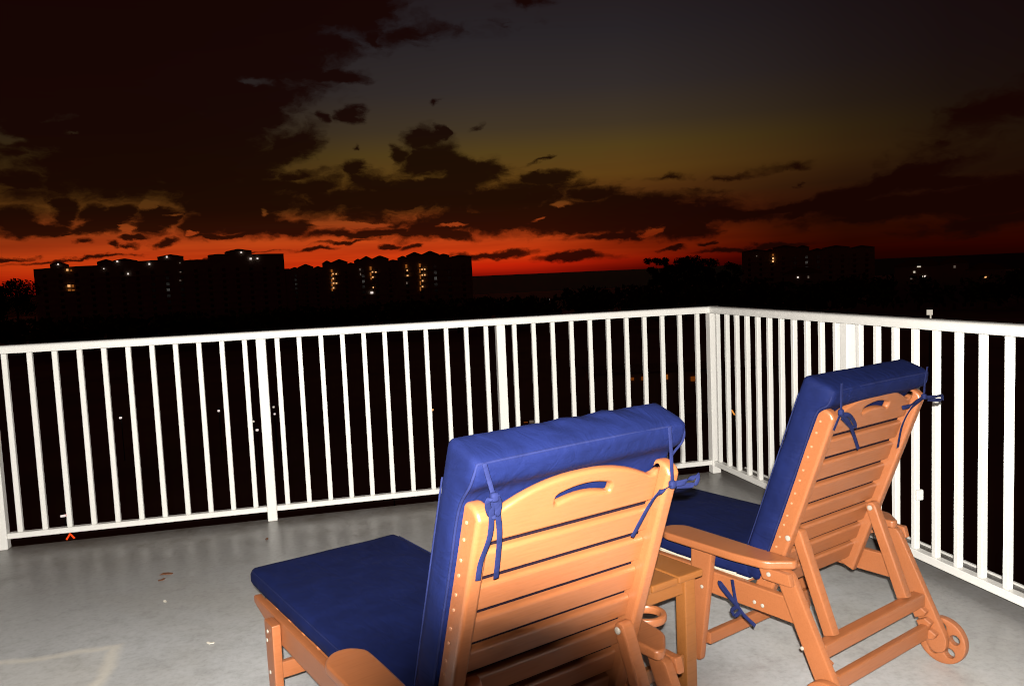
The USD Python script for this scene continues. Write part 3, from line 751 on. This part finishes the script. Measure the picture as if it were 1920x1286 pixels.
M_dry = plain('dry_leaf', (.13, .045, .015), rough=.8, grain=.3, gscale=80)
M_chip = plain('paint_chip', (.62, .58, .5), rough=.7)
for i, (x, y, s, m, lab, cat) in enumerate((
        (-3.193, -.725, .014, M_dry, 'brown dry leaf on the grey floor, farther of a pair', 'leaf'),
        (-3.200, -.80, .009, M_dry, 'tiny brown dry leaf on the grey floor, nearer of a pair', 'leaf'),
        (-2.763, -.364, .008, M_dry, 'brown leaf scrap on the floor under the middle railing post', 'leaf'),
        (-3.138, -1.083, .006, M_chip, 'pale paint chip on the floor beyond the other chip', 'paint chip'),
        (-2.897, -1.574, .007, M_chip, 'pale paint chip on the floor near the nearer chair', 'paint chip'))):
    t = thing('leaf_scrap' if cat == 'leaf' else 'paint_chip', lab, cat, (x, y, .0006), 40 * i)
    part(t, 'blade' if cat == 'leaf' else 'flake', leaf_geo(s, i), m, smooth=False)

# ------------------------------------------------------------------ far buildings
def hip(x0, x1, y0, y1, z0, z1, ov=.6):
    """hipped roof with a short ridge"""
    x0, x1, y0, y1 = x0 - ov, x1 + ov, y0 - ov, y1 + ov
    d = min(x1 - x0, y1 - y0) / 2 * .92
    v = np.array([(x0, y0, z0), (x1, y0, z0), (x1, y1, z0), (x0, y1, z0), (x0 + d, y0 + d, z1), (x1 - d, y0 + d, z1), (x1 - d, y1 - d, z1), (x0 + d, y1 - d, z1)])
    f = [[0, 1, 5], [0, 5, 4], [1, 2, 6], [1, 6, 5], [2, 3, 7], [2, 7, 6], [3, 0, 4], [3, 4, 7], [4, 5, 6], [4, 6, 7], [0, 3, 2], [0, 2, 1]]
    return v, np.array(f)


def block(x0, x1, y0, y1, z0, z1):
    return box(x0, x1, y0, y1, z0, z1, 0)


def facade(b, x0, x1, y, z0, z1, step=3.05, pitch=3.6, lit=()):
    """storeys of dark windows with slab edges, on the front face y"""
    nx = max(1, int((x1 - x0 - 1) / pitch))
    for k in range(int((z1 - z0) / step)):
        z = z0 + k * step
        part(b, 'floor_band', block(x0 - .15, x1 + .15, y - .45, y - .003, z - .15, z + .1), M_stucco, smooth=False)
        for i in range(nx):
            cx = x0 + (i + .5) * (x1 - x0) / nx
            part(b, 'window', block(cx - .75, cx + .75, y - .06, y - .004, z + .95, z + 2.35), M_pane, smooth=False)


def glowing(b, name, x, y, z, w, h, m):
    part(b, name, block(x - w / 2, x + w / 2, y - .12, y, z - h / 2, z + h / 2), m, smooth=False)


def oriented(name, label, c0, c1, group=None):
    """a building whose front runs from c0 to c1 (left to right seen from here); local x along it, y away"""
    a = math.degrees(math.atan2(c1[1] - c0[1], c1[0] - c0[0]))
    return thing(name, label, 'building', (c0[0], c0[1], 0), a, group), a, math.hypot(c1[0] - c0[0], c1[1] - c0[1])


def into(c0, a, p):
    a = math.radians(a); dx, dy = p[0] - c0[0], p[1] - c0[1]
    return dx * math.cos(a) + dy * math.sin(a), -dx * math.sin(a) + dy * math.cos(a), p[2]


# the long stepped block on the left
c0, c1 = (-132.7, 426.0), (-16.0, 445.1)
b, a, w = oriented('apartment_block', 'long dark stepped apartment block at the far left of the skyline', c0, c1)
k = w / 116.7
cols = [(0, 14, 14.6), (7, 13.2, 16.7), (14, 34, 15.2), (27, 34.5, 17.1), (33.2, 44.5, 17.3), (44.5, 60, 16.9), (54, 66, 18.7), (66, 79, 16.5), (78.2, 87.5, 19.0), (86.8, 99, 20.6), (99, 115, 18.6)]
for i, (x0, x1, z1) in enumerate(cols):
    part(b, 'wall', block(x0 * k, x1 * k, .02 * i, 18 + .03 * i, G, z1 - 1.1), M_stucco, smooth=False)
    part(b, 'roof', hip(x0 * k, x1 * k, 0, 18, z1 - 1.1 + .003 * i, z1 + (.25 if i in (1, 3, 4, 6, 9) else -.6), .25), M_roof, smooth=False)
part(b, 'wall', block(115.2 * k, 117.6 * k, 1, 17, G, 9.5), M_stucco, smooth=False)
facade(b, 1, w - 2, -.05, G + 2, 13.5, pitch=6.5)
for p, ww, hh, m in [((-121.6, 424.1, 15.5), .7, .7, M_cool), ((-118.0, 425, 12.6), .9, .9, M_warm), ((-116.4, 425.4, 12.3), .7, .7, M_amber), ((-117.9, 425, 4.9), 1.2, 1.1, M_warm), ((-116.3, 425.4, 4.85), .9, 1.1, M_amber), ((-117.9, 425, 2.86), 1.2, .9, M_amber), ((-116.3, 425.4, 2.8), 1.2, .6, M_amber),
                     ((-102.6, 428.9, 12.6), .5, .5, M_cool), ((-96.5, 430.3, 16.0), .8, .8, M_cool), ((-92.2, 431.2, 9.7), .8, .7, M_cool), ((-82.4, 433.1, 14.2), .8, .8, M_cool), ((-74.2, 434.5, 17.5), .8, .8, M_cool), ((-38.5, 438.8, 18.7), .8, .8, M_cool), ((-34, 439.2, 15.3), 1.1, .9, M_cool), ((-30.6, 439.4, 15.3), .8, .8, M_cool),
                     ((-68.4, 435.4, 14.3), .7, .6, M_dim), ((-68.4, 435.4, 9.7), .7, .6, M_dim), ((-68.8, 435.3, 5.4), .8, .5, M_dim)]:
    x, y, z = into(c0, a, p)
    glowing(b, 'lit_window', x, -.6, z, ww, hh, m)

# the row of gabled towers: each farther to the left
def tower(label, c0, c1, parts_, lights, grp):
    b, a, w = oriented('gabled_tower', label, c0, c1, grp)
    for i, (f0, f1, z1, rise) in enumerate(parts_):
        x0, x1 = f0 * w, f1 * w
        part(b, 'wall', block(x0, x1, .03 * i, 20 + .03 * i, G, z1 - rise), M_stucco, smooth=False)
        part(b, 'roof', hip(x0, x1, 0, min(20, max(7, x1 - x0 + 2)), z1 - rise + .003 * i, z1, .3), M_roof, smooth=False)
    facade(b, .8, w - .8, -.05, G + 2, min(p[2] for p in parts_) - 3.5, pitch=6.0)
    part(b, 'stair_core', block(.40 * w, .40 * w + .5, -.58, -.455, G, 8), M_stucco, smooth=False)
    for p, ww, hh, m in lights:
        x, y, z = into(c0, a, p)
        glowing(b, 'lit_window', x, -.6, z, ww, hh, m)
    return b


tower('low wide gabled building at the left end of the tower row', (-19.8, 585.0), (3.6, 585.6), [(0, .35, 12.9, 1.6), (.28, .72, 14.8, 2.2), (.72, 1.0, 13.0, 1.4)], [], None)
W1, A1 = M_warm, M_amber
tower('leftmost gabled tower with a lit stair column, right of the low building', (2.7, 520.2), (22.4, 519.9), [(0, .30, 15.0, 1.8), (.28, .80, 15.6, 2.1), (.78, 1.02, 13.2, 1.0)],
      [((8.2, 515.2, 8.3), 1.0, 1.9, A1), ((8.9, 515.2, 6.4), .9, .8, W1), ((10.9, 515.1, 6.3), .9, .8, W1), ((8.1, 515.2, 5.6), .8, 1.6, A1), ((8.9, 515.2, 3.4), .9, 1.0, W1), ((7.9, 515.2, 2.3), .8, 2.0, A1), ((8.9, 515.2, .6), .9, .9, W1), ((10.7, 515.15, .5), .9, .8, W1), ((8, 515.2, -.4), .8, 2.0, A1), ((8.7, 515.2, -2.4), .9, .9, W1), ((7.9, 515.2, -3.4), .8, 1.8, A1)], None)
tower('middle gabled tower with a bright lamp at the foot of its stairs', (19.6, 459.6), (43.7, 458.2), [(0, .18, 13.8, 1.4), (.15, .42, 15.1, 1.9), (.40, .80, 15.2, 2.1), (.78, 1.02, 12.6, .9)],
      [((28.3, 454.3, 8.1), 1.0, 1.9, A1), ((29.2, 454.2, 6), .8, .7, W1), ((31, 454.1, 5.9), .8, .7, W1), ((28.1, 454.3, 4.8), .8, 1.8, A1), ((29.2, 454.2, 3.1), .9, .8, W1), ((28.3, 454.3, 2.4), .8, 1.2, A1), ((29.2, 454.2, -2.7), .7, .7, W1), ((28.2, 454.3, -5.6), 1.5, 1.1, M_cool), ((22.4, 454.6, 7.7), .6, 1.2, M_dim), ((22.5, 454.6, 5), .6, 1.2, M_dim)], None)
tower('rightmost gabled tower with two lit stair columns, beside the open sea horizon', (38.3, 403.4), (75.0, 398.0), [(0, .14, 12.9, 1.2), (.12, .34, 14.6, 1.8), (.32, .56, 14.9, 2.0), (.54, .70, 13.2, 1.0), (.68, 1.0, 12.3, 1.2)],
      [((41.8, 397.9, 7.6), .9, 1.8, A1), ((42.2, 397.9, 5.5), .7, .7, W1), ((42.2, 397.9, 2.9), .8, .7, W1), ((41.6, 397.9, -.8), .7, 1.0, M_dim), ((48.5, 397.1, 7.7), .9, 1.8, A1), ((49.5, 397, 5.7), .7, .7, W1), ((50.8, 396.8, 5.7), .7, .7, W1), ((48.4, 397.1, 5), .6, 2.2, A1), ((49.5, 397, 2.9), .7, .7, W1), ((50.7, 396.8, 2.9), .7, .7, W1), ((48.5, 397.1, 2.0), .6, 2.2, A1),
       ((49.5, 397, 0), .7, .7, W1), ((48.35, 397.1, -1.1), .6, 2.0, A1), ((49.3, 397, -2.9), .7, .7, W1), ((48.2, 397.1, -4), .6, 1.8, A1)], None)

# the dark block on the right
c0, c1 = (244.0, 430.4), (303.9, 390.5)
b, a, w = oriented('apartment_block', 'dark apartment block with domed roof line on the right, three stacked amber windows', c0, c1)
for i, (f0, f1, z1) in enumerate([(0, .2, 9.7), (.18, .26, 9.4), (.24, .42, 11.2), (.42, .52, 10.7), (.52, .64, 8.5), (.62, .82, 9.7), (.82, 1.0, 9.0)]):
    part(b, 'wall', block(f0 * w, f1 * w, .03 * i, 16 + .03 * i, G, z1 - 1.0), M_stucco, smooth=False)
    part(b, 'roof', hip(f0 * w, f1 * w, 0, 16, z1 - 1.0 + .003 * i, z1 + .3, .3), M_roof, smooth=False)
facade(b, 1, w - 1, -.05, G + 2, 5.5, pitch=6)
for p, ww, hh, m in (((256.4, 417.3, 6.1), .9, .9, M_amber), ((256.4, 417.3, 4.1), 1.0, 1.1, M_warm), ((256.3, 417.3, 2.4), 1.0, 1.1, M_warm), ((248.5, 422, 5.9), .6, .6, M_dim)):
    x, y, z = into(c0, a, p)
    glowing(b, 'lit_window', x, -.6, z, ww, hh, m)

# ------------------------------------------------------------------ low houses on the right with a lit window or two each
def house(name, label, x, y, w, d, h, lights, rot, rise=2.2):
    b = thing(name, label, 'house', (x, y, G), rot)
    part(b, 'wall', block(-w / 2, w / 2, 0, d, 0, h), M_stucco, smooth=False)
    part(b, 'roof', hip(-w / 2, w / 2, 0, d, h + .003, h + rise, .5), M_roof, smooth=False)
    part(b, 'door', block(-.5, .5, -.06, -.004, 0, 2.1), M_bark, smooth=False)
    for dx, z, ww, hh, m in lights:
        glowing(b, 'lit_window', dx, -.02, z - G, ww, hh, m)
    for q in (-.35, .35):
        part(b, 'window', block(q * w - .6, q * w + .6, -.06, -.004, 1, 2.2), M_pane, smooth=False)
    return b


house('house', 'dark house with two small side by side lights under the stacked amber windows', 179.5, 271.0, 14, 10, 15, [(-1.9, -4.5, .6, .6, M_cool), (1.9, -4.6, .5, .9, M_dim)], -33)
house('house', 'dark house at the right with a scatter of five pale lights', 211.2, 247.2, 16, 10, 16, [(.1, -2.2, 1.2, .5, M_sign), (-1.4, -4.1, .6, .6, M_sign), (1.2, -5.75, .5, .5, M_sign), (2.1, -5.75, .6, .6, M_cool), (-2.4, -6.5, .6, .5, M_dim)], -40)
house('house', 'dark house at the right with one faint upper light, between its lit neighbours', 219.7, 239.6, 9, 9, 16.6, [(.1, -2.7, .6, .9, M_dim)], -42)
house('house', 'dark house at the far right with a single pinkish light', 226.8, 233.0, 12, 9, 14, [(0, -6.8, .6, .6, M_warm)], -44)
lb = thing('lit_sign', 'small pale lit panel with a short lit stem, seen just above the right-hand top rail', 'sign', (89.3, 101.1, G), -41)
part(lb, 'post', block(-.12, .12, .1, .34, 0, -7.2 - G), M_pole, smooth=False)
part(lb, 'panel', block(-.42, .42, 0, .1, 10.35, 11.15), M_sign, smooth=False)
part(lb, 'stem', block(.02, .22, 0, .1, 9.6, 10.345), M_sign, smooth=False)

# ------------------------------------------------------------------ trees
def tree(label, x, y, top, r, seed, group=None):
    t = thing('tree', label, 'tree', (x, y, G), 0, group)
    g = np.random.default_rng(seed)
    H = top - G
    path = spline([(0, 0, 0), (g.normal() * .2, g.normal() * .2, H * .4), (g.normal() * .5, g.normal() * .5, H * .82)], 4)
    geos = [strap(path, .7, .7, X, 7, 0)]
    for _ in range(6):
        q = path[g.integers(3, len(path))]
        geos.append(strap([q, q + [g.normal() * r * .4, g.normal() * r * .4, H * .08], q + [g.normal() * r * .7, g.normal() * r * .7, H * .14]], .2, .2, X, 5, 2))
    part(t, 'trunk', join(*geos), M_bark, smooth=True)
    cs = [(g.normal() * r * .5, g.normal() * r * .5, H * (.55 + .40 * g.random())) for _ in range(11)] + [(0, 0, H - r * .42)]
    v, f = [], []
    for cx, cy, cz in cs:
        rr = r * (.50 + .28 * g.random())
        cz = min(cz, H - rr * .75)
        for _ in range(210):
            d = g.normal(size=3); d /= np.linalg.norm(d)
            p = np.array([cx, cy, cz]) + d * rr * g.random() ** .4 * [1, 1, .75]
            e1, e2 = g.normal(size=3), g.normal(size=3)
            e1 /= np.linalg.norm(e1); e2 /= np.linalg.norm(e2)
            s = .28 + .25 * g.random()
            n = len(v); v += [p - e1 * s, p + e2 * s * .6, p + e1 * s, p - e2 * s * .6]; f += [[n, n + 1, n + 2], [n, n + 2, n + 3]]
    part(t, 'crown', (np.array(v), np.array(f)), M_leaf, smooth=False)


for i, (x, y, z, r, lab) in enumerate((
        (118.4, 270.0, 5.2, 2.6, 'thin dark tree at the edge of the open sea, first right of the horizon glow'),
        (121.5, 268.5, 5.1, 2.2, 'dark tree close beside the first tree of the row right of the sea'),
        (127.8, 265.7, 4.9, 3.0, 'round dark tree behind the corner of the railings, left of the twin crowned one'),
        (131.5, 263.8, 5.4, 3.4, 'tallest dark tree of the row above the railing corner'),
        (136.0, 261.3, 4.1, 3.2, 'lower dark tree sloping down from the tallest one towards the right'),
        (141.5, 258.3, 2.5, 3.4, 'lowest dark tree of the row, next to the block with amber windows'),
        (-94.2, 281.0, 6.7, 4.2, 'dark bushy tree at the extreme left below the red sky'),
        (-98.2, 279.5, 4.6, 3.0, 'smaller dark tree left of the bushy one at the extreme left'),
        (124.6, 267.2, 2.6, 3.2, 'low dark tree filling the gap between the edge pair and the round tree'))):
    tree(lab, x, y, z, r, 30 + i)


def wood(x0, x1, y0, y1, n, top, seed):
    g = np.random.default_rng(seed)
    v, f = [], []
    for _ in range(n):
        cx, cy = x0 + (x1 - x0) * g.random(), y0 + (y1 - y0) * g.random()
        h = top * (.6 + .4 * g.random())
        for _ in range(26):
            p = np.array([cx + g.normal() * 2.2, cy + g.normal() * 2.2, G + h * (.35 + .65 * g.random() ** .7)])
            e1, e2 = g.normal(size=3), g.normal(size=3)
            e1 /= np.linalg.norm(e1); e2 /= np.linalg.norm(e2); s = 1.0 + .8 * g.random()
            k = len(v); v += [p - e1 * s, p + e2 * s * .6, p + e1 * s, p - e2 * s * .6]; f += [[k, k + 1, k + 2], [k, k + 2, k + 3]]
    return np.array(v), np.array(f)


part(None, 'dark_wood', join(wood(-170, 90, 250, 330, 420, 11, 1), wood(90, 330, 215, 330, 420, 13, 2)), M_leaf, smooth=False, label='dark belt of low trees below the skyline', category='wood', kind='stuff')

# ------------------------------------------------------------------ lamps on the ground seen between the balusters
def street_lamp(label, x, y, h, m, r=.14, group=None):
    t = thing('street_lamp', label, 'street lamp', (x, y, G), 0, group)
    part(t, 'pole', strap([(0, .35, 0), (0, .33, h * .6), (0, .3, h + .25)], .12, .12, X, 8, 3), M_pole, smooth=True)
    part(t, 'arm', strap([(0, .3, h + .25), (0, .15, h + .33), (0, 0, h + .27)], .07, .07, X, 6, 3), M_pole, smooth=True)
    v, f = plate(circle(0, 0, r * 1.3, 12), .1, .03)
    part(t, 'lamp_head', (v + [0, 0, h + .14], f), M_pole)
    v, f = pad((r, r, r * .8), r * .78, r * .5)
    part(t, 'bulb', (v + [0, 0, h], f), m, smooth=True)


for lab, p, m, r in (
        ('white street lamp seen low between the balusters left of the other lamps', (-24.85, 94.28), M_cool, .16),
        ('white street lamp left of the second post, highest of its cluster on the left', (-14.21, 93.83), M_cool, .15),
        ('white street lamp against the baluster just left of the second post', (-9.67, 84.07), M_sign, .13),
        ('white street lamp between the second post and the baluster left of it', (-8.92, 78.59), M_cool, .15),
        ('small lamp right of the second post, upper of two', (-8.05, 93.45), M_sign, .13),
        ('small lamp right of the second post, lower of two', (-7.68, 88.07), M_cool, .12),
        ('pale lamp low beside a baluster midway between the second and third posts', (2.89, 61.8), M_sign, .10),
        ('yellowish lamp beside a baluster left of the third post', (9.12, 82.31), M_warm, .17)):
    street_lamp(lab, *p, 5.0, m, r)
street_lamp('white lamp at the foot of the skyline, right of the rightmost gabled tower', 115.26, 400.0, 5.4, M_cool, .45)

gh = thing('garage', 'low dark building behind the railing near the corner with dim amber lamps', 'building', (44.0, 93.0, G), -12)
part(gh, 'wall', block(-12, 12, 0, 8, 0, 5.6), M_stucco, smooth=False)
part(gh, 'roof', block(-12.4, 12.4, -.4, 8.4, 5.604, 5.9), M_roof, smooth=False)
for x, z, ww, hh, m in ((-6.9, 4.95, .7, .35, M_lot), (-5.3, 4.95, .5, .45, M_lot), (-2.2, 5.0, .32, .62, M_amber), (1.3, 4.6, .6, .6, M_lot)):
    part(gh, 'lamp', block(x - ww / 2, x + ww / 2, -.15, -.004, z - hh / 2, z + hh / 2), m, smooth=False)
fl = thing('floodlight', 'amber floodlight shining through the railing just right of the corner post', 'lamp', (36.6, 66.41, G), -30)
part(fl, 'pole', block(-.06, .06, .06, .18, 0, 5.2), M_pole, smooth=False)
v, f = plate(np.array([(-.28, .22), (-.10, .20), (.20, -.30), (.05, -.32)]), .05, 0)
part(fl, 'lens', place((v, f), (0, 0, 5.0), X, Z, Y), lamp_mat('flood_lens', (1.0, .36, .06), .8), smooth=False)
pl = thing('ground_panel', 'dim beige panel low behind the railing right of the third post', 'sign', (17.2, 70.5, G), -14)
part(pl, 'post', block(-.05, .05, .06, .16, 0, 4.9), M_pole, smooth=False)
part(pl, 'panel', block(-.2, .22, 0, .05, 4.85, 5.1), M_dim, smooth=False)
part(pl, 'panel', block(-.75, -.35, 0, .05, 4.9, 5.0), M_lot, smooth=False)

cv = thing('warning_light', 'glowing red chevron under the bottom rail near the left-hand post', 'light', (-20.6, 58.0, G), 18)
part(cv, 'post', block(-.05, .05, .1, .2, 0, 1.9), M_pole, smooth=False)
for s in (-1, 1):
    part(cv, 'bar', place(plate(np.array([(0, .34), (s * .30, -.10), (s * .20, -.16), (0, .16)]) if s > 0 else np.array([(0, .34), (0, .16), (-.20, -.16), (-.30, -.10)]), .06, 0), (s * .004, 0, 1.9), X, Z, Y), M_red, smooth=False)
ca = thing('signal_lamp', 'small white and red lamp just above the glowing chevron at the left', 'light', (-22.0, 62.0, G), 18)
part(ca, 'post', block(-.05, .05, .1, .2, 0, 2.45), M_pole, smooth=False)
part(ca, 'white_lens', block(-.30, .06, 0, .1, 2.42, 2.58), M_cool, smooth=False)
part(ca, 'red_lens', block(.065, .22, 0, .1, 2.44, 2.60), M_red, smooth=False)

# ------------------------------------------------------------------ the camera that takes the picture: its lens hood throws the round shadow at the bottom
M_black = plain('camera_black', (.02, .02, .02), rough=.5)
cm = thing('camera', 'black camera on a tripod, seen only by its round lens shadow on the nearer chair', 'camera')


def cam_pt(a, b, c):
    return EYE + rt * a + up * b + fw * c


def cam_box(x0, x1, y0, y1, z0, z1, b=.004):
    return place(plate(rect(x0, x1, y0, y1, b), z1 - z0, b), cam_pt(0, 0, z0), rt, up, fw)


part(cm, 'body', cam_box(-.066, .066, -.05, .046, -.150, -.082, .008), M_black)
part(cm, 'flash_head', cam_box(-.028, .028, .060, .090, -.125, -.082, .004), M_black)
part(cm, 'flash_hinge', cam_box(-.020, .020, .0465, .0595, -.125, -.095, .002), M_black)
part(cm, 'lens_barrel', place(plate(circle(0, 0, .034, 40), .118, .001, 1, [circle(0, 0, .0306, 40)]), cam_pt(0, 0, -.0795), rt, up, fw), M_black)
hd = cam_pt(0, -.075, -.115)
part(cm, 'tripod_head', strap([cam_pt(0, -.0505, -.115), hd, hd - Z * .06], .045, .045, X, 12, 0), M_black)
for q in (0.4, 2.5, 4.6):
    o = np.array([math.cos(q), math.sin(q), 0])
    part(cm, 'tripod_leg', strap([hd - Z * .05 + o * .02, np.array([hd[0], hd[1], .012]) + o * .5], .026, .026, Z, 8, 0), M_black)
